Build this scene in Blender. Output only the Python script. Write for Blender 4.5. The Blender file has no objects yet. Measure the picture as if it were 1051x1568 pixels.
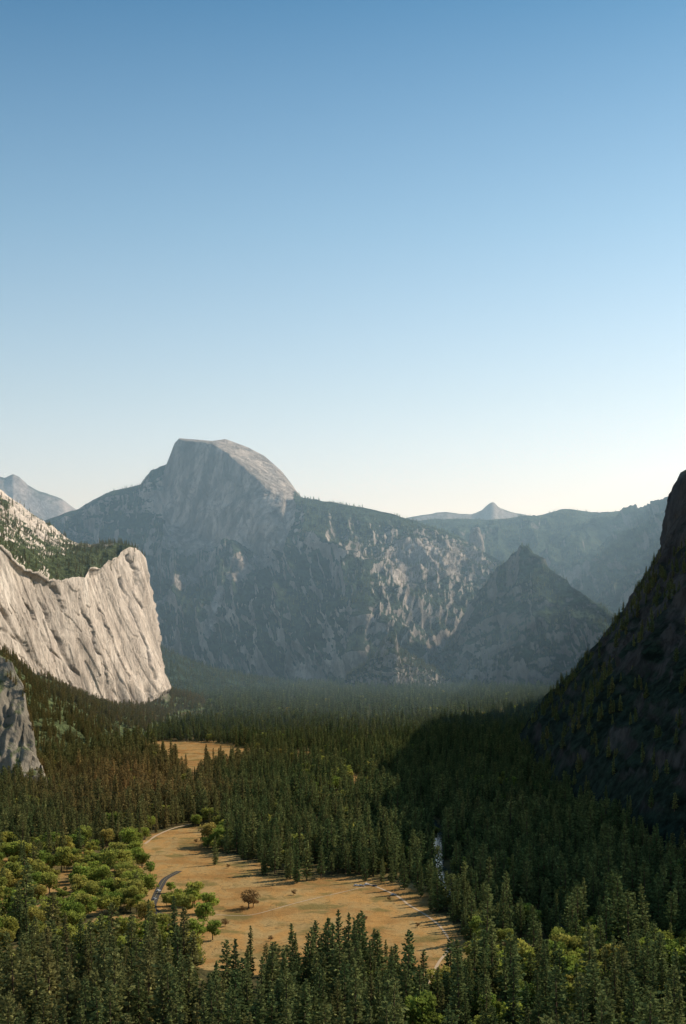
import bpy, math, numpy as np
from mathutils import Vector
rng=np.random.default_rng(7)
F=2178.0; CX=525.5; HY=985.0; CH=195.0
def W(px,py,d):            # image pixel and assumed depth -> world metres
    return ((px-CX)/F*d, d, CH+(HY-py)/F*d)
def G(px,py):              # point on the valley floor
    d=CH*F/(py-HY); return ((px-CX)/F*d, d)
def FL(px,d,z=-15): return ((px-CX)/F*d, d, z)
scene=bpy.context.scene
# ---------------------------------------------------------------- noise
def _h(i,j,k,s):
    n=(i*374761393+j*668265263+k*1440670441+s*974634777)&0xFFFFFFFF
    n=((n^(n>>13))*1274126177)&0xFFFFFFFF
    n=((n^(n>>16))*2246822519)&0xFFFFFFFF
    return ((n^(n>>15))&0xFFFFFF)/float(0xFFFFFF)
def vn(p,s=0):
    p=np.asarray(p,dtype=np.float64); b=np.floor(p).astype(np.int64); f=p-b; f=f*f*f*(f*(f*6-15)+10)
    i,j,k=b[...,0],b[...,1],b[...,2]; u,v,w=f[...,0],f[...,1],f[...,2]
    r=0
    for a in (0,1):
        for c in (0,1):
            for e in (0,1):
                wt=(u if a else 1-u)*(v if c else 1-v)*(w if e else 1-w)
                r=r+wt*_h(i+a,j+c,k+e,s)
    return r*2-1
def fbm(p,oc=5,s=0,ridged=False,gain=0.5):
    p=np.asarray(p,dtype=np.float64); r=0; a=1; t=0
    for o in range(oc):
        n=vn(p*(2.03**o)+o*17.3,s+o)
        if ridged: n=1-2*np.abs(n)
        r=r+n*a; t+=a; a*=gain
    return r/t
# ---------------------------------------------------------------- node helpers
class NT:
    def __init__(s,name):
        s.m=bpy.data.materials.new(name); s.m.use_nodes=True; s.t=s.m.node_tree; s.t.nodes.clear()
        s.out=s.t.nodes.new('ShaderNodeOutputMaterial')
    def n(s,t,**k):
        nd=s.t.nodes.new(t)
        for a,b in k.items(): setattr(nd,a,b)
        return nd
    def l(s,a,b): s.t.links.new(a,b)
    def noise(s,vec,scale,detail=6,rough=0.6,dist=0.0):
        nd=s.n('ShaderNodeTexNoise'); nd.inputs['Scale'].default_value=scale; nd.inputs['Detail'].default_value=detail
        nd.inputs['Roughness'].default_value=rough; nd.inputs['Distortion'].default_value=dist
        s.l(vec,nd.inputs['Vector']); return nd.outputs['Fac']
    def pos(s,sx=1,sy=1,sz=1):
        g=s.n('ShaderNodeNewGeometry'); m=s.n('ShaderNodeVectorMath',operation='MULTIPLY')
        s.l(g.outputs['Position'],m.inputs[0]); m.inputs[1].default_value=(sx,sy,sz); return m.outputs[0]
    def mr(s,v,a,b,c=0,d=1):
        nd=s.n('ShaderNodeMapRange',interpolation_type='SMOOTHSTEP'); s.l(v,nd.inputs[0])
        for i,x in enumerate((a,b,c,d)): nd.inputs[i+1].default_value=x
        return nd.outputs[0]
    def math(s,op,a,b=None):
        nd=s.n('ShaderNodeMath',operation=op)
        for i,x in enumerate((a,b)):
            if x is None: continue
            if isinstance(x,(int,float)): nd.inputs[i].default_value=x
            else: s.l(x,nd.inputs[i])
        return nd.outputs[0]
    def mix(s,f,a,b,blend='MIX'):
        nd=s.n('ShaderNodeMix',data_type='RGBA',blend_type=blend)
        if isinstance(f,(int,float)): nd.inputs[0].default_value=f
        else: s.l(f,nd.inputs[0])
        for i,x in ((6,a),(7,b)):
            if isinstance(x,tuple): nd.inputs[i].default_value=(*x,1)
            else: s.l(x,nd.inputs[i])
        return nd.outputs[2]
    def attr(s,name,ty='GEOMETRY'):
        nd=s.n('ShaderNodeAttribute',attribute_type=ty,attribute_name=name); return nd
    def finish(s,col,rough=0.95,bump=None,bd=1.0,bs=1.0,spec=0.1):
        p=s.n('ShaderNodeBsdfPrincipled'); p.inputs['Roughness'].default_value=rough
        p.inputs['Specular IOR Level'].default_value=spec
        if isinstance(col,tuple): p.inputs['Base Color'].default_value=(*col,1)
        else: s.l(col,p.inputs['Base Color'])
        if bump is not None:
            b=s.n('ShaderNodeBump'); b.inputs['Distance'].default_value=bd; b.inputs['Strength'].default_value=bs
            s.l(bump,b.inputs['Height']); s.l(b.outputs[0],p.inputs['Normal'])
        s.l(p.outputs[0],s.out.inputs[0]); return s.m
def rockmat(name,rockA,rockB,veg,vthr=0.55,vsoft=0.1,sc=1.0,vnoise=0.6,streak=1.0,bd=12,stain_shade=0.5,vegfine=0.03):
    """granite with forest cover on gentler ground; sc = feature size multiplier"""
    m=NT(name); P=m.pos(); PS=m.pos(1,1,0.16)
    big=m.noise(P,0.004/sc,5,0.6); fine=m.noise(P,0.03/sc,6,0.7); st=m.noise(PS,0.022/sc,6,0.65,0.4); cr=m.noise(m.pos(1,1,.45),0.012/sc,7,0.62,1.2)
    crack=m.math('ABSOLUTE',m.math('SUBTRACT',cr,0.5)); crackm=m.mr(crack,0.0,0.035,1,0)
    cr2=m.noise(m.pos(1,1,.35),0.045/sc,4,0.6,0.8); ck2=m.mr(m.math('ABSOLUTE',m.math('SUBTRACT',cr2,0.5)),0.0,0.03,1,0)
    c=m.mix(m.mr(st,0.35,0.65),rockA,rockB)
    c=m.mix(m.mr(big,0.4,0.62,0,0.6),c,tuple(x*.75 for x in rockB))
    c=m.mix(m.math('MULTIPLY',crackm,0.45*streak),c,tuple(x*.35 for x in rockB))
    c=m.mix(m.math('MULTIPLY',ck2,0.40*streak),c,tuple(x*.4 for x in rockB))
    c=m.mix(m.mr(fine,0.55,0.75,0,stain_shade),c,tuple(x*.5 for x in rockA))
    sa=m.attr('stain_shade'); c=m.mix(m.math('MULTIPLY',sa.outputs['Fac'],.8),c,tuple(x*.3 for x in rockB))  # per-vertex darkening: rock stains, plus corner shade painted in on the cliff
    g=m.n('ShaderNodeNewGeometry'); sp=m.n('ShaderNodeSeparateXYZ'); m.l(g.outputs['Normal'],sp.inputs[0])
    vb=m.noise(P,0.0065/sc,8,0.72)
    a=m.math('ADD',sp.outputs[2],m.math('MULTIPLY',m.math('SUBTRACT',vb,0.5),vnoise*2))
    av=m.attr('veg'); a=m.math('ADD',a,av.outputs['Fac'])
    mask=m.mr(a,vthr-vsoft,vthr+vsoft)
    vf=m.noise(P,vegfine,3,0.7)
    vc=m.mix(m.mr(vf,0.35,0.65),tuple(x*.45 for x in veg),tuple(x*1.5 for x in veg))
    c=m.mix(mask,c,vc)
    h=m.math('ADD',m.math('MULTIPLY',st,0.8),m.math('ADD',m.math('MULTIPLY',fine,0.6),m.math('MULTIPLY',crackm,-0.25*streak)))
    h=m.math('ADD',h,m.math('MULTIPLY',ck2,-0.12*streak))
    h=m.math('ADD',h,m.math('MULTIPLY',m.math('MULTIPLY',vf,mask),0.9))
    return m.finish(c,0.95,h,bd,1.0,0.05)
# ---------------------------------------------------------------- mesh helpers
def mkobj(name,me,mat=None,parent=None):
    o=bpy.data.objects.new(name,me); scene.collection.objects.link(o)
    if mat: me.materials.append(mat)
    if parent: o.parent=parent
    return o
def grid_mesh(name,P,veg=None,smooth=True,stain_shade=None):
    nv,nu=P.shape[:2]; idx=np.arange(nv*nu).reshape(nv,nu)
    f=np.stack([idx[:-1,:-1],idx[:-1,1:],idx[1:,1:],idx[1:,:-1]],-1).reshape(-1,4)
    me=bpy.data.meshes.new(name); me.vertices.add(nv*nu); me.vertices.foreach_set('co',P.reshape(-1).astype(np.float32))
    me.loops.add(f.size); me.loops.foreach_set('vertex_index',f.reshape(-1).astype(np.int32))
    me.polygons.add(len(f)); me.polygons.foreach_set('loop_start',np.arange(0,f.size,4,dtype=np.int32))
    me.update(calc_edges=True)
    if smooth: me.polygons.foreach_set('use_smooth',np.ones(len(f),dtype=bool))
    for nm,v in (('veg',veg),('stain_shade',stain_shade)):
        if v is not None:
            a=me.attributes.new(nm,'FLOAT','POINT'); a.data.foreach_set('value',v.reshape(-1).astype(np.float32))
    return me
def resample(line,n,mode):
    L=np.array(line,float)
    if mode=='x':   u=L[:,3]
    else:
        dd=np.linalg.norm(np.diff(L[:,:3],axis=0),axis=1); u=np.concatenate([[0],np.cumsum(dd)])
    u=(u-u[0])/(u[-1]-u[0]); t=np.linspace(0,1,n)
    return np.stack([np.interp(t,u,L[:,k]) for k in range(3)],-1)
def PX(pts): return [(*W(a,b,c),a) for a,b,c in pts]
def PF(pts,z=-15): return [(*FL(a,d,z),a) for a,d in pts]
def loft(lines,nu,rows,mode='x'):
    R=[resample(l,nu,mode) for l in lines]; out=[]
    for i in range(len(R)-1):
        for k in range(rows[i]): 
            t=k/rows[i]; out.append(R[i]*(1-t)+R[i+1]*t)
    out.append(R[-1]); return np.array(out)
def normals(P):
    du=np.gradient(P,axis=1); dv=np.gradient(P,axis=0); n=np.cross(du,dv); n/=np.linalg.norm(n,axis=-1,keepdims=True)+1e-9; return n
def blur(P,k):
    for _ in range(k):
        Q=P.copy(); Q[1:-1]=(P[:-2]+2*P[1:-1]+P[2:])/4; P=Q
    return P
def displace(P,comps,w=None,flip=1):
    n=normals(P)*flip; d=0
    for amp,sx,sy,sz,oc,rd,seed in comps:
        d=d+amp*fbm(P*np.array([1/sx,1/sy,1/sz]),oc,seed,rd)
    if w is not None: d=d*w
    return P+n*d[...,None]
SC=[]   # scatter (pos,scale,tint,idx)
def scatter(P,n,hmin,hmax,nz_thr,mask=None,tint=0.2,nscale=150,nthr=-0.1,seed=3,flip=1,far=True):
    N=normals(P)*flip
    A=np.linalg.norm(np.cross(P[1:,:-1]-P[:-1,:-1],P[:-1,1:]-P[:-1,:-1]),axis=-1)
    pr=(A/A.sum()).ravel(); c=rng.choice(len(pr),n,p=pr); i,j=np.unravel_index(c,A.shape)
    a=rng.random(n)[:,None]; b=rng.random(n)[:,None]
    p=(P[i,j]*(1-a)+P[i+1,j]*a)*(1-b)+(P[i,j+1]*(1-a)+P[i+1,j+1]*a)*b
    nn=N[i,j]; ns=fbm(p/nscale,4,seed)
    k=(np.abs(nn[:,2])+ns*0.35>nz_thr)&(ns>nthr)&(p[:,2]>2)
    if mask is not None: k&=mask(p)
    p=p[k]; m=len(p); h=rng.uniform(hmin,hmax,m)
    idx=rng.integers(6,9,m) if far else rng.integers(0,6,m)
    SC.append((p-np.array([0,0,1.0]),np.stack([h/30*rng.uniform(.85,1.15,m)*(1.2 if far else 1)]*2+[h/30],-1),np.clip(tint+rng.normal(0,.12,m),0,1),idx))
# ---------------------------------------------------------------- materials for land
M_dome=rockmat('granite_dome_rock',(.62,.54,.455),(.35,.31,.265),(.045,.066,.034),0.60,0.07,1.5,0.6,1.1,22,0.6,0.02)
M_wall=rockmat('granite_wall_rock',(.90,.78,.64),(.72,.60,.48),(.07,.085,.035),0.62,0.08,0.55,0.25,0.9,4,0.36,0.06)
M_talus=rockmat('talus_slope',(.34,.29,.22),(.22,.19,.145),(.09,.11,.045),0.3,0.2,0.6,0.6,0.3,5,0.5,0.08)
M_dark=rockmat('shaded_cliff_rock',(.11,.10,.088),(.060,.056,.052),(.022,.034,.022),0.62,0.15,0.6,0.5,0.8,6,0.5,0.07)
M_far=rockmat('distant_range_rock',(.46,.43,.40),(.32,.30,.28),(.06,.075,.05),0.80,0.10,2.6,0.5,0.7,30,0.4,0.01)
M_mid=rockmat('forested_ridge',(.34,.31,.27),(.21,.195,.17),(.045,.068,.038),0.50,0.13,1.8,0.7,0.8,24,0.5,0.015)
# ---------------------------------------------------------------- half-dome massif
S=PX([(-260,815,9300),(60,800,9300),(120,779,9300),(150,762,9200),(172,751,9200),(215,742,9200),(232,720,9130),(255,711,9080),(268,678,9000),(275,671,9000),(300,673,9000),(325,675,9050),(345,672,9120),(380,685,9150),(405,698,9150),(432,722,9050),(450,745,8950),(462,762,8850),(500,768,8600),(540,774,8550),(600,787,8550),(650,803,8600),(700,820,8650),(740,845,8500),(770,860,8300),(800,895,8200),(860,960,8000)])
R=PX([(-260,825,9200),(60,812,9200),(120,790,9200),(150,772,9120),(172,760,9100),(215,752,9080),(232,730,9020),(255,720,9000),(268,683,8970),(275,675,8960),(300,677,8900),(325,679,8840),(345,692,8780),(365,709,8720),(385,727,8650),(410,750,8560),(432,762,8500),(450,768,8480),(462,773,8470),(500,785,8380),(540,792,8350),(600,803,8380),(650,818,8430),(700,836,8480),(740,862,8380),(770,878,8200),(800,910,8100),(860,970,7900)])
B=PX([(-260,900,9000),(60,860,8900),(120,835,8900),(150,822,8880),(215,785,8850),(250,800,8820),(275,806,8780),(300,815,8720),(350,838,8500),(400,856,8300),(435,850,8150),(470,830,8050),(500,838,7850),(540,845,7750),(600,860,7850),(650,868,7950),(700,880,8050),(740,895,8000),(770,910,7900),(860,975,7800)])
Mm=PX([(-260,980,8300),(60,940,8250),(150,930,8150),(250,925,8000),(350,935,7700),(450,940,7250),(520,940,6950),(560,938,6850),(600,940,6950),(650,948,7150),(700,955,7350),(770,965,7500),(860,985,7600)])
Ft=PF([(-260,7900),(60,7700),(250,7350),(350,7150),(450,6850),(520,6600),(580,6350),(620,6350),(700,6800),(770,7000),(860,7200)])
K1=PX([(a,b+14,d+500) for a,b,d in [(-260,815,9300),(60,800,9300),(150,762,9200),(215,742,9200),(275,685,9200),(345,676,9300),(405,702,9300),(462,770,9000),(600,790,8800),(700,825,8800),(860,960,8300)]])
K2=PF([(-260,12500),(60,12500),(460,12500),(860,11000)])
P=loft([Ft,Mm,B,R,S,K1,K2],1100,[50,60,70,14,14,14])
pxc=P[...,0]/P[...,1]*F+CX; pyc=HY-(P[...,2]-CH)/P[...,1]*F
row=np.arange(P.shape[0])[:,None]/P.shape[0]
face=np.clip((pyc<850)*(pxc>255)*(pxc<450)*1.0,0,1)
face=blur(blur(face[...,None],14)[...,0].T[...,None],14)[...,0].T
slope=np.clip((pyc-790)/60,0,1)
N0=normals(P)
rid=fbm(np.stack([P[...,0]/230+P[...,2]/900,P[...,1]/900,P[...,2]/700],-1),6,11,True)
rid2=fbm(np.stack([P[...,0]/60,P[...,1]/200,P[...,2]/150],-1),4,21,True)
fl=fbm(np.stack([P[...,0]/70,P[...,1]/70,P[...,2]/900],-1),4,31)
amp=(110*slope+30)*(1-0.9*face)
ws=np.clip(row/0.06,0,1)*np.clip((0.86-row)/0.08,0.06,1)
s0=-np.sign(N0[...,1:2].mean())
slab=np.clip(1-np.abs(pxc-412)/26,0,1)**.4*np.clip(1-np.abs(pyc-808)/52,0,1)**.4*45
slab+=np.clip(1-np.abs(pxc-338)/22,0,1)**.3*np.clip(1-np.abs(pyc-735)/38,0,1)**.3*-26
P=P+N0*s0*((rid*amp+rid2*24*(1-face)+fl*24*face+slab)*ws)[...,None]
P[...,2]+=fbm(P/60,3,5)*6*(1-face)
veg=np.full(P.shape[:2],0.0)
veg-=0.5*face
veg+=np.where((pyc>850)&(pxc<540),0.14,0)
veg-=0.60*np.exp(-((pxc-650)/90)**2-((pyc-872)/38)**2)
veg-=0.3*np.exp(-((pxc-530)/12)**2-((pyc-850)/30)**2)
veg-=0.35*np.exp(-((pxc-412)/22)**2-((pyc-800)/45)**2)
for (x1,y1,x2,y2,ww) in [(318,868,270,915,9),(400,860,365,900,12),(345,925,322,985,7),(300,870,240,960,5)]:
    t=np.clip(((pxc-x1)*(x2-x1)+(pyc-y1)*(y2-y1))/((x2-x1)**2+(y2-y1)**2),0,1)
    dd=np.hypot(pxc-x1-t*(x2-x1),pyc-y1-t*(y2-y1)); veg-=0.55*np.exp(-(dd/ww)**2)
dark=np.clip(fbm(np.stack([P[...,0]/45,P[...,1]/45,P[...,2]/1200],-1),4,35)*1.8+.15,0,.75)*face
dark=np.where(row*P.shape[0]>181,0.0,dark)
dark+=np.clip(fbm(np.stack([P[...,0]/40+P[...,2]/80,P[...,1]/90,P[...,2]/160],-1),5,36)*3-.2,0,.8)*(1-face)
mkobj('granite_dome_mountain',grid_mesh('granite_dome_mountain',P,veg,True,dark),M_dome)
scatter(P,38000,14,25,0.58,lambda p:(p[:,0]/p[:,1]*F+CX<900)&(p[:,1]<9400)&~((p[:,0]/p[:,1]*F+CX>262)&(p[:,0]/p[:,1]*F+CX<458)&(p[:,2]>CH+(HY-830)/F*p[:,1])),0.10,220,-0.08)
def dome(name,px,py,d,wpx,h,mat,seed,yr=1.0):
    x,y,z=W(px,py,d); r=wpx/F*d
    th=np.linspace(0,2*np.pi,73); ph=np.linspace(0.02,1,36)
    T,H=np.meshgrid(th,ph); 
    P=np.stack([x+r*np.cos(T)*H**.75,y+r*yr*np.sin(T)*H**.75,z-h*H**2.2],-1)
    P[...,0]+=fbm(P/(r*.4),4,seed)*r*.12; P[...,2]+=fbm(P/(r*.35),4,seed+3)*r*.08
    P[:,-1]=P[:,0]
    return mkobj(name,grid_mesh(name,P,np.full(P.shape[:2],-.25)),mat)
dome('granite_knob',729,806,8900,17,300,M_dome,4)
def ridge(name,sky,foot_d,mat,nu=300,rows=(60,20),comps=None,back=600,veg0=0.0,bz=None,mid=None,z=-15,wmin=.12):
    S=PX(sky); a0,a1=sky[0][0],sky[-1][0]
    Ff=PF([(a0,foot_d[0]),((a0+a1)/2,foot_d[1]),(a1,foot_d[2])],z)
    Bk=PF([(a0,sky[0][2]+back),(a1,sky[-1][2]+back)],z)
    L=[Ff]+([PX(mid)] if mid else [])+[S,Bk]; rw=[rows[0]]+([rows[0]] if mid else [])+[rows[1]]
    P=loft(L,nu,rw); k=(len(L)-2)*rows[0]
    t=np.abs(np.arange(P.shape[0])-k)/max(1,rows[0])
    w=np.clip(t*3,wmin,1)[:,None]
    P=displace(P,comps,w); P[...,2]+=fbm(P/(back*.08),3,0)*back*.006
    return P,mkobj(name,grid_mesh(name,P,np.full(P.shape[:2],veg0)),mat)
P,_=ridge('rock_outcrop',[(530,1034,6150),(560,1018,6120),(575,1000,6100),(588,982,6080),(596,967,6080),(606,968,6080),(610,988,6080),(628,1003,6100),(650,1016,6150),(690,1034,6200)],(5950,5850,6050),M_dome,260,(50,30),[(22,60,70,60,5,True,2),(8,20,20,30,4,True,3)],250,0.02)
scatter(P,2200,14,24,0.45,None,0.2,50,-.25)
P,_=ridge('shaded_pyramid_peak',[(650,1030,7100),(700,975,7000),(722,925,6930),(735,905,6900),(748,893,6870),(762,868,6820),(775,862,6790),(785,850,6750),(793,846,6730),(798,838,6700),(807,838,6680),(815,850,6640),(828,856,6600),(850,880,6500),(868,888,6450),(880,900,6400),(900,915,6300),(930,940,6150),(960,968,6000),(1010,990,5900),(1060,1000,5800)],(6500,5950,5300),M_mid,420,(90,30),[(75,200,400,500,6,True,8),(22,50,80,80,4,True,9)],900,0.0,wmin=.3)
scatter(P,8000,12,22,0.5,None,0.1,150,-.1)
P,_=ridge('forested_ridge',[(540,830,10500),(600,812,10600),(640,800,10800),(700,797,11000),(740,800,11200),(760,796,11300),(800,790,11500),(830,789,11500),(860,782,11500),(880,784,11500),(900,788,11500),(950,787,11300),(985,783,11200),(1010,774,11000),(1035,762,10800),(1060,752,10700),(1250,700,10500)],(9000,8200,7000),M_mid,560,(60,20),[(190,700,900,900,6,True,14),(40,150,200,200,4,True,15)],3000,0.02,mid=[(540,930,9600),(700,930,9500),(800,900,9600),(880,890,9300),(950,860,9300),(1000,850,9000),(1060,830,8800),(1250,780,8500)])
scatter(P,16000,14,24,0.5,lambda p:p[:,1]<11600,0.1,300)
ridge('distant_mountain_range',[(400,830,19000),(560,812,19000),(610,796,19000),(640,792,19000),(665,788,19000),(684,784,19000),(705,787,19000),(722,788,19000),(738,783,19000),(746,775,19000),(752,770,19000),(757,769,19000),(763,775,19000),(775,781,19000),(792,788,19000),(830,795,19000),(950,800,19000),(1250,790,19000)],(16000,16000,16000),M_far,500,(60,20),[(160,900,900,900,6,True,24)],3000,-0.15)
ridge('distant_granite_peaks',[(-400,690,14000),(-150,700,14000),(-40,722,14000),(0,732,14000),(8,734,14000),(20,728,14000),(30,732,14000),(42,744,14000),(60,752,14000),(80,758,14000),(95,764,14000),(112,776,14000),(150,800,14000),(240,830,14000)],(11500,11500,11500),M_far,400,(60,20),[(130,500,900,700,6,True,34)],2500,-0.12)
# ---------------------------------------------------------------- left granite wall
base=PX([(-420,940,2300),(-300,960,2450),(0,1000,2900),(40,1030,3050),(80,1048,3250),(120,1068,3420),(150,1082,3560),(182,1088,3700),(215,1084,3850),(240,1070,3950),(262,1060,4080),(266,1050,4250),(262,1040,4700)])
top=PX([(-420,780,2500),(-300,790,2600),(-20,826,2960),(0,836,3000),(14,850,3040),(40,872,3150),(60,876,3220),(75,889,3290),(98,890,3390),(112,884,3450),(130,884,3520),(138,870,3600),(155,870,3700),(166,858,3780),(180,855,3880),(188,842,3930),(198,838,3990),(208,840,4080),(214,848,4250),(216,870,4700)])
sh1=PX([(-420,740,3000),(-300,740,3100),(0,822,3300),(40,840,3450),(70,850,3560),(100,850,3680),(130,845,3800),(155,840,3950),(180,833,4070),(196,834,4150),(206,838,4220),(212,846,4350),(214,868,4750)])
sky=PX([(-420,560,3900),(-300,600,3900),(0,750,4000),(18,762,4020),(40,778,4060),(70,800,4120),(100,820,4180),(120,832,4230),(140,836,4280),(165,834,4300),(190,835,4350),(204,840,4400),(210,850,4500),(212,870,4800)])
bk=PF([(-420,5200),(0,5400),(212,5300)])
foot=[(-700,1500,-10,-420),(-560,2000,-10,-300),(-440,2500,-10,0),(-410,3000,-10,60),(-400,3500,-10,150),(-400,4000,-10,215),(-390,4400,-10,250),(-450,5000,-10,262)]
P=loft([base,top,sh1,sky,bk],1500,[190,26,50,20])
NF=190
rw=np.arange(P.shape[0])[:,None]/1.0
N0=normals(P); s0=np.sign(N0[40:100,:,0].mean())
wface=np.clip(rw/6,0,1)*np.clip((NF+6-rw)/14,0.2,1)
lean=P[...,1]+P[...,2]*0.8
pxw=P[...,0]/P[...,1]*F+CX; pyw=HY-(P[...,2]-CH)/P[...,1]*F
r1=fbm(np.stack([lean/380,P[...,0]*0+3.3,P[...,2]/420],-1),3,41)
fq=fbm(np.stack([lean/110,P[...,0]*0,P[...,2]/420],-1),3,43)*3.5
fr=fq-np.floor(fq); panel=(np.floor(fq)+np.clip((fr-.0)/.85,0,1)*.5)
r3=fbm(np.stack([lean/18,P[...,0]/90,P[...,2]/45],-1),4,47)
r4=fbm(np.stack([lean/60,P[...,0]*0,P[...,2]/60],-1),4,48,True)
chim=np.zeros(P.shape[:2])
for x1,y1,x2,y2,ww in [(62,905,140,1078,2.6),(28,880,118,1062,1.7),(0,935,75,1035,2.6),(118,905,176,1075,1.9),(150,925,200,1040,1.5),(188,885,236,1040,1.9),(200,850,222,930,1.6),(0,965,40,985,2.6),(88,900,104,935,2.2),(135,880,160,915,2.2)]:
    wig=fbm(np.stack([pyw/26,pyw*0+x1,pyw*0],-1),4,300)*9
    t=np.clip(((pxw-x1)*(x2-x1)+(pyw-y1)*(y2-y1))/((x2-x1)**2+(y2-y1)**2),0,1)
    dq=np.hypot(pxw-x1-wig-t*(x2-x1),pyw-y1-t*(y2-y1)); chim=np.maximum(chim,np.exp(-(dq/ww)**2)*np.clip(.75+.4*vn(np.stack([pyw/24,pyw*0+x2,pyw*0],-1),8),0,1))
for ax_,ay_,sx_,sy_ in [(170,1066,7,26),(188,1066,5,32),(207,1070,7,22),(228,1070,5,16),(132,1056,6,26)]:
    chim=np.maximum(chim,.9*np.exp(-(np.abs((pxw-ax_-(pyw-ay_)*.25)/sx_)**3)-(np.abs((pyw-ay_)/sy_))**3))
D=(r1*20+panel*5+r3*1.6+r4*1.5)*wface-chim*11*np.clip(rw/4,0,1)
D=np.where(rw>NF,D*0+fbm(P/45,5,49)*11,D)
P=P+N0*s0*D[...,None]
veg=np.where(rw>NF,0.12,-0.4)*np.ones(P.shape[:2])
veg+=np.where(rw>NF+26,-0.34+0.35*fbm(P/120,3,77),0)
veg+=np.clip((rw-NF+28)/28,0,1)*np.where(rw<=NF,.62,0)*(.45+1.5*fbm(P/40,3,78))
s1=fbm(np.stack([lean/26,P[...,2]/200,P[...,0]*0],-1),5,201)
s2=fbm(np.stack([lean/120,P[...,2]/220,P[...,0]*0],-1),5,207)
dark=np.clip(np.clip((s1-.14)*3,0,1)*.38+np.clip((s2-.10)*3,0,1)*.32+chim*.85,0,1)*np.where(rw<=NF+2,1,.3)  # random dark streaks, and a darker tone along the recessed chimneys and alcoves
nose_shade=np.clip((pxw-216-(pyw-880)*.17)/10,0,1)*.4  # corner turning away from the sun: its shade painted into the rock colour
leftt=np.clip((130-pxw)/90,0,1)*.10
dark=np.clip(dark+nose_shade+leftt,0,1)
mkobj('granite_cliff',grid_mesh('granite_cliff',P,veg,True,dark),M_wall)
scatter(P[NF-20:],8000,9,20,0.30,lambda p:p[:,1]<4900,0.30,70,-0.12)
P=loft([foot,[(a,b,c+4,e) for a,b,c,e in base]],500,[90]); 
P=displace(P,[(14,90,90,90,5,False,51)]); 
mkobj('talus_slope',grid_mesh('talus_slope',P,np.zeros(P.shape[:2])),M_talus)
scatter(P,8500,9,24,0.2,lambda p:p[:,2]>3,0.35,60,-0.22,far=False)
P,_=ridge('rock_buttress',[(-400,900,2150),(-200,950,2080),(-60,985,2020),(0,1004,2000),(18,1014,1995),(26,1034,1985),(38,1052,1975),(41,1085,1965),(50,1115,1955),(52,1150,1945),(70,1190,1930)],(1850,1850,1850),M_talus,300,(70,20),[(14,30,60,100,5,True,61),(6,12,30,30,4,True,62)],300,-0.50)
scatter(P[60:],1200,8,18,0.2,None,0.5,40,-0.4,far=False)
P,_=ridge('forest_hill',[(120,930,6300),(200,965,6100),(245,992,6000),(280,1008,5950),(320,1024,5900),(370,1036,5850),(430,1046,5800)],(4900,5000,5500),M_mid,200,(40,12),[(22,150,200,200,5,False,71)],900,0.3)
scatter(P,5200,16,28,0.2,None,0.1,100,-0.5)
# ---------------------------------------------------------------- right shaded wall (world sections)
secs=[(850,[(620,-20),(700,-12),(800,0),(950,20),(1300,40),(2000,60)]),
(1020,[(470,-10),(540,10),(640,50),(800,110),(1200,200),(2000,260)]),
(1160,[(310,-8),(380,30),(480,130),(600,280),(760,430),(1200,560),(2000,600)]),
(1350,[(255,-8),(320,65),(430,210),(560,380),(700,530),(1200,680),(2000,740)]),
(1800,[(250,-8),(335,95),(435,230),(535,380),(650,560),(900,690),(1250,760),(2100,820)]),
(2600,[(290,-8),(420,112),(530,240),(635,420),(705,560),(900,670),(1250,780),(2200,850)]),
(3600,[(535,-8),(615,108),(698,185),(738,238),(764,292),(782,350),(824,402),(838,517),(852,583),(890,603),(1000,680),(1250,800),(2300,900)]),
(4600,[(815,-8),(895,100),(980,270),(1115,470),(1300,650),(2400,900)]),
(6200,[(1500,-8),(1650,200),(1850,400),(2100,600),(2800,800)])]
L=[[(x,d,z) for x,z in s] for d,s in secs]
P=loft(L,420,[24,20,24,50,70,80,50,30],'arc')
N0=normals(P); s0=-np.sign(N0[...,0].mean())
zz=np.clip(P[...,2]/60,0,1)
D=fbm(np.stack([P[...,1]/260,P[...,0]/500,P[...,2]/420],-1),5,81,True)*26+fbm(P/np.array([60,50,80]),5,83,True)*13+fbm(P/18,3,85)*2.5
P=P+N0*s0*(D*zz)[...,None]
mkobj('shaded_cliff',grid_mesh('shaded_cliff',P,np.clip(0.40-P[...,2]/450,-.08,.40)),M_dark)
scatter(P,19000,12,25,0.52,lambda p:(p[:,0]<1200)&(p[:,1]<5200)&((p[:,2]<360)),0.0,90,-0.3,far=False)
# ---------------------------------------------------------------- valley floor
meadow=[G(*q) for q in [(208,1290),(245,1275),(290,1267),(322,1262),(330,1280),(318,1300),(372,1318),(430,1326),(385,1338),(440,1350),(520,1344),(575,1347),(612,1352),(655,1358),(662,1380),(690,1408),(706,1432),(728,1470),(715,1520),(650,1540),(612,1530),(595,1512),(520,1498),(430,1498),(370,1495),(330,1488),(300,1450),(300,1410),(296,1385),(262,1362),(232,1335),(215,1312)]]
glades=[[G(*q) for q in s] for s in [[(200,1142),(250,1134),(330,1137),(390,1148),(385,1168),(320,1180),(300,1194),(255,1168)],
 [(10,1388),(100,1384),(130,1405),(60,1418)],[(140,1408),(210,1400),(225,1435),(150,1447)],[(535,1190),(560,1192),(552,1218),(538,1210)],[(495,1218),(525,1220),(520,1236),(500,1232)],[(228,1352),(268,1347),(262,1405),(226,1405)],
 [(930,1376),(1060,1370),(1100,1400),(960,1402)],[(450,1150),(485,1152),(480,1163),(452,1160)],[(90,1455),(190,1450),(180,1478),(100,1478)],[(740,1455),(860,1460),(850,1478),(750,1474)],[(262,1415),(300,1425),(305,1460),(270,1450)]]]
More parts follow.
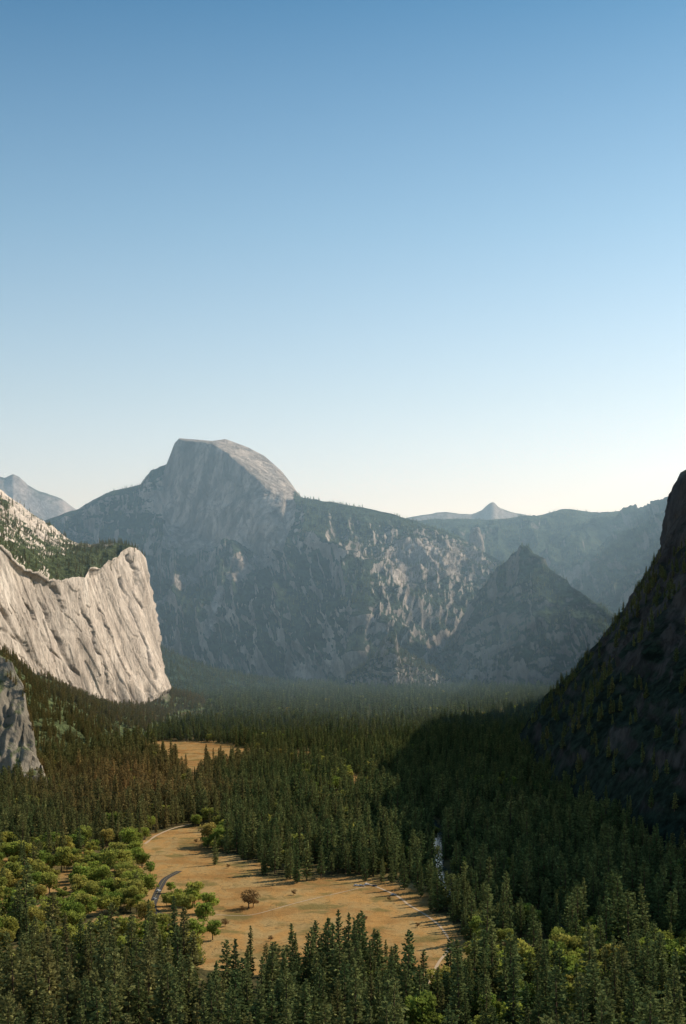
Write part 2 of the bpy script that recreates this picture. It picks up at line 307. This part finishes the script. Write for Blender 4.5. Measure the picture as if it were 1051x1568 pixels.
oakland=[G(*q) for q in [(-90,1320),(120,1305),(230,1330),(330,1400),(330,1490),(200,1500),(-90,1480)]]
def inside(x,y,poly):
    r=np.zeros(x.shape,bool); n=len(poly)
    for i in range(n):
        x1,y1=poly[i]; x2,y2=poly[(i+1)%n]
        c=((y1>y)!=(y2>y))&(x<(x2-x1)*(y-y1)/(y2-y1+1e-12)+x1); r^=c
    return r
def wob(x,y,a=5,s=22):
    p=np.stack([x/s,y/s,np.zeros_like(x)],-1); return x+fbm(p,3,90)*a*2.4,y+fbm(p+40,3,91)*a*4.2
road_l=[G(*q) for q in [(275,1335),(252,1347),(240,1370),(232,1392),(262,1415),(296,1440),(306,1475)]]
dirt_l=[G(*q) for q in [(292,1262),(262,1270),(238,1281),(222,1292)]]
trail_l=[G(*q) for q in [(560,1352),(590,1364),(612,1372),(625,1384),(650,1398),(672,1415),(690,1440),(688,1456),(672,1472),(664,1490),(640,1530)]]
trail_b=[G(*q) for q in [(330,1400),(380,1404),(440,1388),(500,1372),(560,1358)]]
river_l=[G(*q) for q in [(560,1195),(610,1215),(640,1238),(655,1252),(668,1268),(672,1290),(668,1315),(676,1335),(684,1352),(700,1372),(745,1392),(800,1405),(900,1425),(1050,1440),(1300,1450)]]
def distpoly(x,y,L):
    r=np.full(x.shape,1e9)
    for (x1,y1),(x2,y2) in zip(L[:-1],L[1:]):
        dx,dy=x2-x1,y2-y1; t=np.clip(((x-x1)*dx+(y-y1)*dy)/(dx*dx+dy*dy),0,1)
        r=np.minimum(r,np.hypot(x-x1-t*dx,y-y1-t*dy))
    return r
def hz(x,y):
    f=np.clip((y-500)/200,0,1)*np.clip((2500-y)/500,0,1)
    return 0.9*vn(np.stack([x/45,y/60,x*0],-1),95)*f
ax=np.concatenate([-np.geomspace(30000,420,40)[:-1],np.arange(-420,420,3.0),np.geomspace(420,30000,40)])
ay=np.concatenate([np.linspace(-4000,500,20)[:-1],np.arange(500,1750,3.5),np.geomspace(1750,34000,90)])
X,Y=np.meshgrid(ax,ay); Z=hz(X,Y)
riv=distpoly(X,Y,river_l); Z-=1.8*np.clip(1-(riv-4)/6,0,1)
xw,yw=wob(X,Y); md=inside(xw,yw,meadow).astype(float)
for g in glades: md=np.maximum(md,inside(xw,yw,g)*0.9)
md=np.maximum(md,inside(xw,yw,oakland)*np.clip(.55+fbm(np.stack([X/30,Y/40,X*0],-1),3,99)*.9,0,.85))
gm=grid_mesh('ground',np.stack([X,Y,Z],-1))
a=gm.attributes.new('meadow','FLOAT','POINT'); a.data.foreach_set('value',md.reshape(-1).astype(np.float32))
m=NT('valley_ground'); P0=m.pos()
n1=m.noise(P0,0.018,6,0.6); n2=m.noise(P0,0.25,6,0.7); n3=m.noise(m.pos(1,.35,1),0.05,5,0.6,1.0)
fl=m.mix(m.mr(n2,.35,.65),(.05,.048,.024),(.12,.10,.045)); fl=m.mix(m.mr(n1,.45,.6),fl,(.17,.125,.05))
gr=m.mix(m.mr(n3,.35,.62),(.43,.235,.080),(.38,.25,.105)); gr=m.mix(m.mr(n1,.46,.62,0,.85),gr,(.30,.155,.052)); gr=m.mix(m.mr(n2,.5,.72,0,.65),gr,(.19,.14,.055))
n5=m.noise(m.pos(1,1,1),0.03,5,.6); gr=m.mix(m.mr(n5,.52,.64,0,.85),gr,(.18,.14,.05))
n4=m.noise(m.pos(1,.6,1),0.03,4,.5,2.0); ln=m.mr(m.math('ABSOLUTE',m.math('SUBTRACT',n4,.5)),0,.012,.7,0); gr=m.mix(ln,gr,(.15,.11,.05))
at=m.attr('meadow'); mk=m.mr(m.math('ADD',at.outputs['Fac'],m.math('MULTIPLY',m.math('SUBTRACT',n2,.5),.8)),.35,.65)
m.finish(m.mix(mk,fl,gr),1.0,m.math('ADD',n2,n1),1.0,1.0,0.0)
mkobj('ground',gm,m.m)
def ribbon(name,L,w,mat,dz,taper=False):
    L=np.array(L); dd=np.concatenate([[0],np.cumsum(np.hypot(*np.diff(L,axis=0).T))]); n=int(dd[-1]/4)+2; t=np.linspace(0,dd[-1],n)
    c=np.stack([np.interp(t,dd,L[:,0]),np.interp(t,dd,L[:,1])],-1)
    for _ in range(12): c[1:-1]=(c[:-2]+2*c[1:-1]+c[2:])/4
    tg=np.gradient(c,axis=0); tg/=np.linalg.norm(tg,axis=1,keepdims=True); nn=np.stack([-tg[:,1],tg[:,0]],-1)
    ww=w*(1+.35*vn(np.stack([t/14,t*0,t*0],-1),3)) if taper else np.full(n,w)
    P=np.stack([np.concatenate([c+nn*ww[:,None]*k,(hz(c[:,0]+nn[:,0]*ww*k,c[:,1]+nn[:,1]*ww*k)+dz)[:,None]],-1) for k in (-.5,-.25,0,.25,.5)],0)
    if name.startswith('river'): P[...,2]=-1.0+hz(c[:,0],c[:,1])[None,:]
    return mkobj(name,grid_mesh(name,P),mat),c
m=NT('asphalt'); M_as=m.finish(m.mix(m.noise(m.pos(),.8,5),(.060,.054,.047),(.095,.087,.076)),1.0,spec=0.0)
m=NT('packed_dirt'); M_dt=m.finish(m.mix(m.noise(m.pos(),.5,5),(.55,.41,.27),(.40,.28,.17)),1.0,spec=0.0)
m=NT('river_water'); M_wa=m.finish((.03,.05,.05),.12,m.noise(m.pos(),.6,3),.08,.6,.4)
m=NT('road_paint'); M_pt=m.finish((.5,.4,.15),.9,spec=0.0)
ribbon('road',road_l,5.5,M_as,.14); ribbon('road_centre_line',road_l,.15,M_pt,.17)
ribbon('footpath',trail_l,1.8,M_dt,.14,True); ribbon('footpath',trail_b,1.0,M_dt,.15,True); ribbon('dirt_track',dirt_l,2.2,M_dt,.14,True)
ribbon('river',river_l,11,M_wa,0,True)
# ---------------------------------------------------------------- trees
def foliage(name,ca,cb,brown,tr=.25,lo=.4):
    m=NT(name); oi=m.n('ShaderNodeObjectInfo'); at=m.attr('tint','INSTANCER'); sh=m.attr('shade')
    c=m.mix(oi.outputs['Random'],ca,cb); c=m.mix(at.outputs['Fac'],c,brown)
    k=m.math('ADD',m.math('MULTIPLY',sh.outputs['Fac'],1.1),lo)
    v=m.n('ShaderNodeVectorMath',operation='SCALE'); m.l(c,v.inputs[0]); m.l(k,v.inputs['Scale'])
    d=m.n('ShaderNodeBsdfDiffuse'); t=m.n('ShaderNodeBsdfTranslucent'); x=m.n('ShaderNodeMixShader'); x.inputs[0].default_value=tr
    m.l(v.outputs[0],d.inputs[0]); m.l(v.outputs[0],t.inputs[0]); m.l(d.outputs[0],x.inputs[1]); m.l(t.outputs[0],x.inputs[2]); m.l(x.outputs[0],m.out.inputs[0]); return m.m
M_nd=foliage('conifer_needles',(.125,.170,.062),(.255,.270,.095),(.44,.28,.11),.30)
M_nf=foliage('far_conifer_needles',(.125,.18,.080),(.27,.315,.135),(.44,.29,.12),.32,.35)
M_lf=foliage('broadleaf_leaves',(.26,.34,.07),(.42,.46,.09),(.58,.42,.13),.4)
m=NT('tree_bark'); M_bk=m.finish(m.mix(m.noise(m.pos(),2,4),(.16,.10,.06),(.08,.055,.04)),.95)
def tube(V,Fc,MI,SH,p0,p1,r0,r1,ns=5):
    p0=np.array(p0,float); p1=np.array(p1,float); d=p1-p0; d/=np.linalg.norm(d); a=np.cross(d,[.3,.9,.1]); a/=np.linalg.norm(a); b=np.cross(d,a); s=len(V)
    for p,r in ((p0,r0),(p1,r1)):
        for k in range(ns): t=2*math.pi*k/ns; V.append(p+r*(a*math.cos(t)+b*math.sin(t)))
    for k in range(ns): Fc.append((s+k,s+(k+1)%ns,s+ns+(k+1)%ns,s+ns+k)); MI.append(1); SH.append(.5)
def build(name,V,Fc,MI,SH,leafmat):
    me=bpy.data.meshes.new(name); me.from_pydata([tuple(v) for v in V],[],Fc); me.materials.append(leafmat); me.materials.append(M_bk)
    me.polygons.foreach_set('material_index',np.array(MI,dtype=np.int32))
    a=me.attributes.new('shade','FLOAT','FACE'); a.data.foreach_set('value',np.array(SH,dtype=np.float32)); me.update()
    return bpy.data.objects.new(name,me)
def clump(V,Fc,MI,SH,c,out,s,sh,R):
    out=out/np.linalg.norm(out)
    for q in range(2):
        u=out+R.normal(0,.35,3); u/=np.linalg.norm(u); w=np.cross(u,R.normal(0,1,3)); w/=np.linalg.norm(w); b=len(V)
        V.extend([c-u*s*.6,c+w*s*R.uniform(.3,.55),c+u*s*R.uniform(.6,.95),c-w*s*R.uniform(.3,.55)]); Fc.append((b,b+1,b+2,b+3)); MI.append(0); SH.append(sh)
def conifer(name,seed,Rm,nb,m,ls,pw=.8,low=.10,mat=None):
    R=np.random.default_rng(seed); V,Fc,MI,SH=[],[],[],[]; h=30.0; lx,ly=R.normal(0,.4,2)
    tube(V,Fc,MI,SH,(0,0,-2),(lx*.5,ly*.5,h*.55),.55,.32); tube(V,Fc,MI,SH,(lx*.5,ly*.5,h*.55),(lx,ly,h*.985),.32,.04)
    lop=[R.uniform(.6,1.25) for _ in range(9)]
    for k in range(nb):
        t=((k+R.random())/nb)**1.0; z=h*(low+(.975-low)*t); ang=k*2.39996+R.normal(0,.3)
        prof=min(1,.6+t*2.0)*(1-t)**pw+.05
        r=Rm*prof*R.uniform(.6,1.12)*lop[int((ang/6.283*7+z*.35))%9]
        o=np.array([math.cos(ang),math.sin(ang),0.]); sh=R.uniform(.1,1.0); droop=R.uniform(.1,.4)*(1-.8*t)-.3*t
        mm=max(2,int(m*(.45+.7*r/Rm)))
        for j in range(mm):
            f=.3+.7*(j+R.random()*.6)/mm
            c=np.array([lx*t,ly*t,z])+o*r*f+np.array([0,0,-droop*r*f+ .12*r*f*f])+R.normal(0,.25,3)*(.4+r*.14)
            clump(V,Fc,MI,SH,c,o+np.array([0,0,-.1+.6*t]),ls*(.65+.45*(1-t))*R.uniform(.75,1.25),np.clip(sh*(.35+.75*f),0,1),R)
    for j in range(4): clump(V,Fc,MI,SH,np.array([lx,ly,h*(.945+.01*j)]),np.array([0,0,1.]),ls*.5,.7,R)
    return build(name,V,Fc,MI,SH,mat or M_nd)
def broadleaf(name,seed,H=15,Rm=7,n=1500,mat=None,lfs=.9):
    R=np.random.default_rng(seed); V,Fc,MI,SH=[],[],[],[]
    tube(V,Fc,MI,SH,(0,0,-1),(.2,.1,H*.3),.5,.36,7); lobes=[]
    for k in range(13):
        a=k*2.4+R.normal(0,.3); rr=Rm*R.uniform(.25,.72); zz=H*R.uniform(.42,.86)-rr*.22; c=np.array([math.cos(a)*rr,math.sin(a)*rr,zz]); lobes.append((c,Rm*R.uniform(.28,.44),R.uniform(.2,1)))
        tube(V,Fc,MI,SH,(.2,.1,H*R.uniform(.2,.32)),c*np.array([.6,.6,.88]),.22,.12,4); tube(V,Fc,MI,SH,c*np.array([.6,.6,.88]),c,.12,.04,4)
    for k in range(n):
        c,r,sh=lobes[k%len(lobes)]; d=R.normal(0,1,3); d/=np.linalg.norm(d); d[2]*=.75
        p=c+d*r*R.uniform(.7,1.12)
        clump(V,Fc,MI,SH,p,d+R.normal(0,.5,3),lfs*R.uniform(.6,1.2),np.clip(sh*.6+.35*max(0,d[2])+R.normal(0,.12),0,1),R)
    return build(name,V,Fc,MI,SH,mat or M_lf)
colC=bpy.data.collections.new('conifer_kinds'); colB=bpy.data.collections.new('broadleaf_kinds')
near=[(5.4,120,5,1.25,.62,.10),(4.6,120,5,1.2,.60,.06),(6.0,110,5,1.3,.50,.14),(4.2,115,5,1.1,.70,.05),(5.6,100,5,1.3,.42,.18),(4.8,120,5,1.2,.80,.04)]
protos=[]
for i,(a,b,c,d,e,f) in enumerate(near):
    o=conifer('conifer_kind_%d'%i,100+i,a,b,c,d*1.05,e,f); colC.objects.link(o); protos.append(o)
for i,(a,b,c,d,e,f) in enumerate([(4.6,40,3,2.0,.65,.06),(4.0,36,3,1.9,.70,.05),(5.0,40,3,2.1,.52,.1)]):
    o=conifer('conifer_kind_%d'%(6+i),200+i,a,b,c,d,e,f,M_nf); colC.objects.link(o)
bl=[]
for i in range(4):
    o=broadleaf('broadleaf_kind_%d'%i,300+i,17,7.5+i*.6,1100,None,1.1); colB.objects.link(o); bl.append(o)
PB=[]
def pop(y0,y1,sp,far,half=.30,extra=60,hs=1.0):
    ys=np.arange(y0,y1,sp); pts=[]
    for yy in ys:
        w=half*yy+extra; xs=np.arange(-w,w,sp); pts.append(np.stack([xs+rng.uniform(-.5,.5,len(xs))*sp,yy+rng.uniform(-.5,.5,len(xs))*sp],-1))
    p=np.concatenate(pts); x,y=p.T
    px=x/y*F+CX; py=HY+CH*F/y
    n1=fbm(np.stack([x/60,y/90,x*0],-1),3,120); n2=fbm(np.stack([x/160,y/240,x*0+5],-1),3,121); n3=fbm(np.stack([x/25,y/30,x*0+9],-1),2,122)
    xw,yw=wob(x,y); k=~inside(xw,yw,meadow)
    for g in glades: k&=~inside(xw,yw,g)
    k&=distpoly(x,y,river_l)>7; k&=distpoly(x,y,road_l)>5; k&=distpoly(x,y,trail_l)>5; k&=distpoly(x,y,dirt_l)>4
    k&=~((x>np.interp(y,[1000,1160,1350,1800,2600,3600,4600,6200],[480,330,280,275,315,560,840,1550])))
    k&=~((x<np.interp(y,[1500,2000,2500,3000,4000,4400,5000,7000],[-690,-545,-430,-400,-390,-385,-900,-3000])))
    leafzone=np.clip(1-np.abs(px-110)/320,0,1)**.3*np.clip(1-np.abs(py-1395)/100,0,1)**.3
    leafzone=np.where(px>345,0,leafzone)
    rz=np.clip((px-690)/60,0,1)*np.clip(1-np.abs(py-1490)/60,0,1)*.6
    mz=np.clip(1-np.abs(px-520)/80,0,1)*np.clip(1-np.abs(py-1215)/50,0,1)*.45
    edge=inside(x+8,y+25,meadow)|inside(x-10,y-20,meadow)|inside(x,y+40,meadow)
    pb=leafzone*.98+rz+mz+.05+np.where(edge&(px<345),.5,0)+np.where((py>1480)&(px>560),.15,0)
    isb=rng.random(len(x))<pb
    openb=np.where(leafzone>.3,.62,1.0)*np.where((py<1320)&(py>1180)&(px>430)&(px<600),.8,1)
    dens=np.clip(.83+n1*.6,0.25,1)*openb
    k&=rng.random(len(x))<dens
    k&=n3>-.48
    x,y,px,py,isb,n1,n2,edge=[q[k] for q in (x,y,px,py,isb,n1,n2,edge)]
    z=hz(x,y)-.3; n=len(x)
    farw=np.clip((2600-y)/900,0,1)
    tint=np.clip(.06+.5*n2,0,.4)*(.15+.85*farw)+np.clip(1-np.abs(px-190)/210,0,1)*np.clip(1-np.abs(py-1225)/85,0,1)*.6
    tint=tint+np.where(px<340,.10,0)*np.clip((py-1130)/60,0,1)-np.where(px>600,.12,0); tint=np.clip(tint+rng.normal(0,.10,n)*(.4+.6*farw),0,1)
    h=rng.uniform(17,38,n)*(1+.3*n1)+np.where(rng.random(n)<.08,7,0)
    h=np.where(rng.random(n)<.18,h*.6,h)*hs
    h=np.where(edge&(py<1440),h*.85,h)
    c=~isb; nc=c.sum(); wd=rng.uniform(.85,1.2,nc)
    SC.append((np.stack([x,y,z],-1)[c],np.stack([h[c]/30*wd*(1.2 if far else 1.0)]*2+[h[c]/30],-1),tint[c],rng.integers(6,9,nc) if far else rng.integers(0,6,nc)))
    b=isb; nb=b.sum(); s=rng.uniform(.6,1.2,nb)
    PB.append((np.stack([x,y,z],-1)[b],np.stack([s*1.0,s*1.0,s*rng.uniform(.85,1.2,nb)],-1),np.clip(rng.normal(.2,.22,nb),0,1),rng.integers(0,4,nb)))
pop(430,1000,10.2,False,hs=1.12); pop(1000,1750,9.6,False); pop(1750,3400,12.5,False); pop(3400,7400,19,True,.28,hs=1.05)
def cloud(name,L,col):
    p=np.concatenate([a[0] for a in L]); s=np.concatenate([a[1] for a in L]); t=np.concatenate([a[2] for a in L]); ix=np.concatenate([a[3] for a in L]); n=len(p)
    print(name,n)
    me=bpy.data.meshes.new(name); me.vertices.add(n); me.vertices.foreach_set('co',p.astype(np.float32).ravel())
    def A(nm,ty,v,key='value'):
        a=me.attributes.new(nm,ty,'POINT'); a.data.foreach_set(key,v.ravel())
    A('scl','FLOAT_VECTOR',s.astype(np.float32),'vector'); A('tint','FLOAT',t.astype(np.float32)); A('kind','INT',ix.astype(np.int32))
    r=np.zeros((n,3),np.float32); r[:,2]=rng.uniform(0,6.283,n); r[:,0]=rng.normal(0,.02,n); A('rot','FLOAT_VECTOR',r,'vector')
    o=mkobj(name,me); ng=bpy.data.node_groups.new(name+'_nodes','GeometryNodeTree')
    ng.interface.new_socket('Geometry',in_out='INPUT',socket_type='NodeSocketGeometry'); ng.interface.new_socket('Geometry',in_out='OUTPUT',socket_type='NodeSocketGeometry')
    N=ng.nodes; gi=N.new('NodeGroupInput'); go=N.new('NodeGroupOutput'); ip=N.new('GeometryNodeInstanceOnPoints'); ci=N.new('GeometryNodeCollectionInfo')
    ci.inputs['Collection'].default_value=col; ci.inputs['Separate Children'].default_value=True; ci.inputs['Reset Children'].default_value=True
    def NA(nm,ty):
        q=N.new('GeometryNodeInputNamedAttribute'); q.data_type=ty; q.inputs['Name'].default_value=nm; return q.outputs[0]
    l=ng.links.new; l(gi.outputs[0],ip.inputs['Points']); l(ci.outputs[0],ip.inputs['Instance']); ip.inputs['Pick Instance'].default_value=True
    l(NA('kind','INT'),ip.inputs['Instance Index']); l(NA('rot','FLOAT_VECTOR'),ip.inputs['Rotation']); l(NA('scl','FLOAT_VECTOR'),ip.inputs['Scale']); l(ip.outputs[0],go.inputs[0])
    md=o.modifiers.new('scatter','NODES'); md.node_group=ng
cloud('conifer_forest',SC,colC); cloud('broadleaf_grove',PB,colB)
def tree(nm,proto,px,py,h,base_h,wd=1.0):
    x,y=G(px,py); o=bpy.data.objects.new(nm,proto.data); scene.collection.objects.link(o); s=h/base_h
    o.location=(x,y,float(hz(np.array([x]),np.array([y]))[0])-.2); o.scale=(s*wd,s*wd,s); o.rotation_euler[2]=rng.uniform(0,6.28)
for px,py,h,k in [(485,1500,35,0),(505,1508,26,3),(540,1502,31,5),(556,1494,39,1),(575,1505,32,0),(592,1500,24,3),(607,1508,22,5),(530,1520,29,2),
                  (700,1405,22,1),(712,1425,24,3),(645,1372,24,5),(585,1352,20,3),(600,1353,22,1),(400,1325,22,0),(424,1330,17,5),(745,1500,24,3),(345,1292,22,1),
                  (455,1352,30,1),(470,1348,34,0),(492,1346,28,4),(560,1350,26,3),(620,1362,28,1),(640,1366,31,0),(660,1395,24,3),(330,1325,26,5),(694,1412,22,1),(660,1372,30,0),(440,1346,26,5),(372,1318,28,1)]:
    tree('pine_tree',protos[k],px,py,h,30)
M_or=foliage('autumn_leaves',(.36,.22,.09),(.30,.19,.08),(.3,.2,.08),.3)
ok=broadleaf('autumn_kind',400,14,6.5,800,M_or,.75)
for px,py,h in [(381,1391,15),(388,1389,11),(560,1410,4),(372,1396,5),(596,1378,4),(345,1420,6),(350,1330,4),(415,1440,4),(450,1372,5),(640,1420,4),(300,1292,5)]: tree('oak_tree',ok,px,py,h,14)
for px,py,h in [(245,1440,15),(312,1420,18),(322,1398,16),(298,1388,14),(275,1380,10),(728,1440,13),(300,1445,17),(326,1440,14),(230,1340,12),(262,1368,9)]: tree('oak_tree',bl[1],px,py,h,17)
# ---------------------------------------------------------------- parked cars
def paint(nm,c):
    m=NT(nm); return m.finish(c,.3,spec=.5)
M_gl=paint('car_glass',(.02,.025,.03)); M_ty=paint('tyre_rubber',(.02,.02,.02))
def car(px,py,col,rot):
    x,y=G(px,py); e=bpy.data.objects.new('parked_car',None); scene.collection.objects.link(e)
    e.location=(x,y,float(hz(np.array([x]),np.array([y]))[0])+.05); e.rotation_euler[2]=rot
    def prof(nm,pts,w0,w1,mat):
        V=[];n=len(pts)
        for s in (-1,1):
            for (a,b) in pts: V.append((a,s*(w0 if b<.95 else w1),b))
        Fc=[tuple(range(n))[::-1],tuple(range(n,2*n))]+[(i,(i+1)%n,n+(i+1)%n,n+i) for i in range(n)]
        me=bpy.data.meshes.new(nm); me.from_pydata(V,[],Fc); o=mkobj(nm,me,mat,e)
        b=o.modifiers.new('b','BEVEL'); b.width=.05; b.segments=2
    prof('body',[(-2.2,.35),(2.15,.35),(2.25,.6),(2.15,.78),(1.1,.93),(-2.1,.94),(-2.25,.7)],.88,.86,col)
    prof('windows',[(1.1,.9),(.45,1.36),(-1.5,1.38),(-2.0,.9)],.8,.68,M_gl)
    prof('roof',[(.5,1.37),(.3,1.45),(-1.35,1.46),(-1.55,1.385)],.7,.7,col)
    for i,(a,b) in enumerate(((1.4,.8),(1.4,-.8),(-1.4,.8),(-1.4,-.8))):
        bpy.ops.mesh.primitive_cylinder_add(radius=.34,depth=.24,vertices=20,rotation=(math.pi/2,0,0)); w=bpy.context.object; w.name='wheel_%d'%i; w.location=(a,b,.34); w.data.materials.append(M_ty); w.parent=e
white=paint('white_paint',(.75,.75,.74)); silver=paint('silver_paint',(.45,.46,.48)); red=paint('dark_paint',(.06,.07,.10))
for px,py,c,r in [(546,1357,white,.3),(554,1357.5,silver,.3),(562,1356,white,.5),(574,1358,red,.2),(243,1366,white,1.2),(237,1378,silver,1.3),(603,1370,white,.6)]: car(px,py,c,r)
# ---------------------------------------------------------------- air haze bank down the valley
def haze(name,z0,z1,dens,col,x,y0,y1):
    V=[(sx,sy,sz) for sz in (z0,z1) for sx,sy in ((-x,y0),(x,y0),(x,y1),(-x,y1))]
    Fc=[(0,3,2,1),(4,5,6,7),(0,1,5,4),(1,2,6,5),(2,3,7,6),(3,0,4,7)]
    me=bpy.data.meshes.new(name); me.from_pydata(V,[],Fc)
    m=bpy.data.materials.new(name); m.use_nodes=True; t=m.node_tree; t.nodes.clear(); o=t.nodes.new('ShaderNodeOutputMaterial'); v=t.nodes.new('ShaderNodeVolumeScatter')
    v.inputs['Color'].default_value=(*col,1); v.inputs['Density'].default_value=dens; v.inputs['Anisotropy'].default_value=0.3; t.links.new(v.outputs[0],o.inputs['Volume'])
    mkobj(name,me,m)
haze('sky_haze',-60,1600,7.2e-5,(.52,.80,1.0),9000,2700,13500)
# ---------------------------------------------------------------- light
AZ=58; EL=37
w=bpy.data.worlds.new('World'); scene.world=w; w.use_nodes=True; t=w.node_tree; bg=t.nodes['Background']; sk=t.nodes.new('ShaderNodeTexSky'); sk.sky_type='NISHITA'; sk.sun_disc=False
sk.sun_elevation=math.radians(EL); sk.sun_rotation=math.radians(AZ); sk.altitude=600; sk.air_density=1.2; sk.dust_density=1.5; sk.ozone_density=2.0
tc=t.nodes.new('ShaderNodeTexCoord'); sx=t.nodes.new('ShaderNodeSeparateXYZ'); t.links.new(tc.outputs['Generated'],sx.inputs[0])
rp=t.nodes.new('ShaderNodeValToRGB'); t.links.new(sx.outputs[2],rp.inputs[0]); e=rp.color_ramp.elements
e[0].position=.07; e[0].color=(1.55,1.32,1.25,1); e[1].position=.42; e[1].color=(.33,.58,.65,1)
q=e.new(.17); q.color=(1.15,1.09,1.0,1); q=e.new(.28); q.color=(.76,.89,.86,1); q=e.new(.75); q.color=(.45,.60,.62,1)
mx=t.nodes.new('ShaderNodeMix'); mx.data_type='RGBA'; mx.blend_type='MULTIPLY'; mx.inputs[0].default_value=1
t.links.new(sk.outputs[0],mx.inputs[6]); t.links.new(rp.outputs[0],mx.inputs[7]); t.links.new(mx.outputs[2],bg.inputs[0]); bg.inputs[1].default_value=0.15
s=bpy.data.lights.new('sun','SUN'); s.energy=5; s.angle=math.radians(.5); s.color=(1,.91,.78); so=bpy.data.objects.new('sun',s); scene.collection.objects.link(so)
dv=Vector((math.sin(math.radians(AZ))*math.cos(math.radians(EL)),math.cos(math.radians(AZ))*math.cos(math.radians(EL)),math.sin(math.radians(EL))))
so.rotation_euler=dv.to_track_quat('Z','Y').to_euler()
scene.view_settings.view_transform='Standard'; scene.view_settings.look='None'; scene.view_settings.exposure=0
c=bpy.data.cameras.new('camera'); co=bpy.data.objects.new('camera',c); scene.collection.objects.link(co); scene.camera=co
co.location=(0,0,CH); co.rotation_euler=(math.radians(90),0,0); c.lens=50; c.sensor_width=36; c.shift_y=(HY-784)/1568; c.clip_start=1; c.clip_end=80000
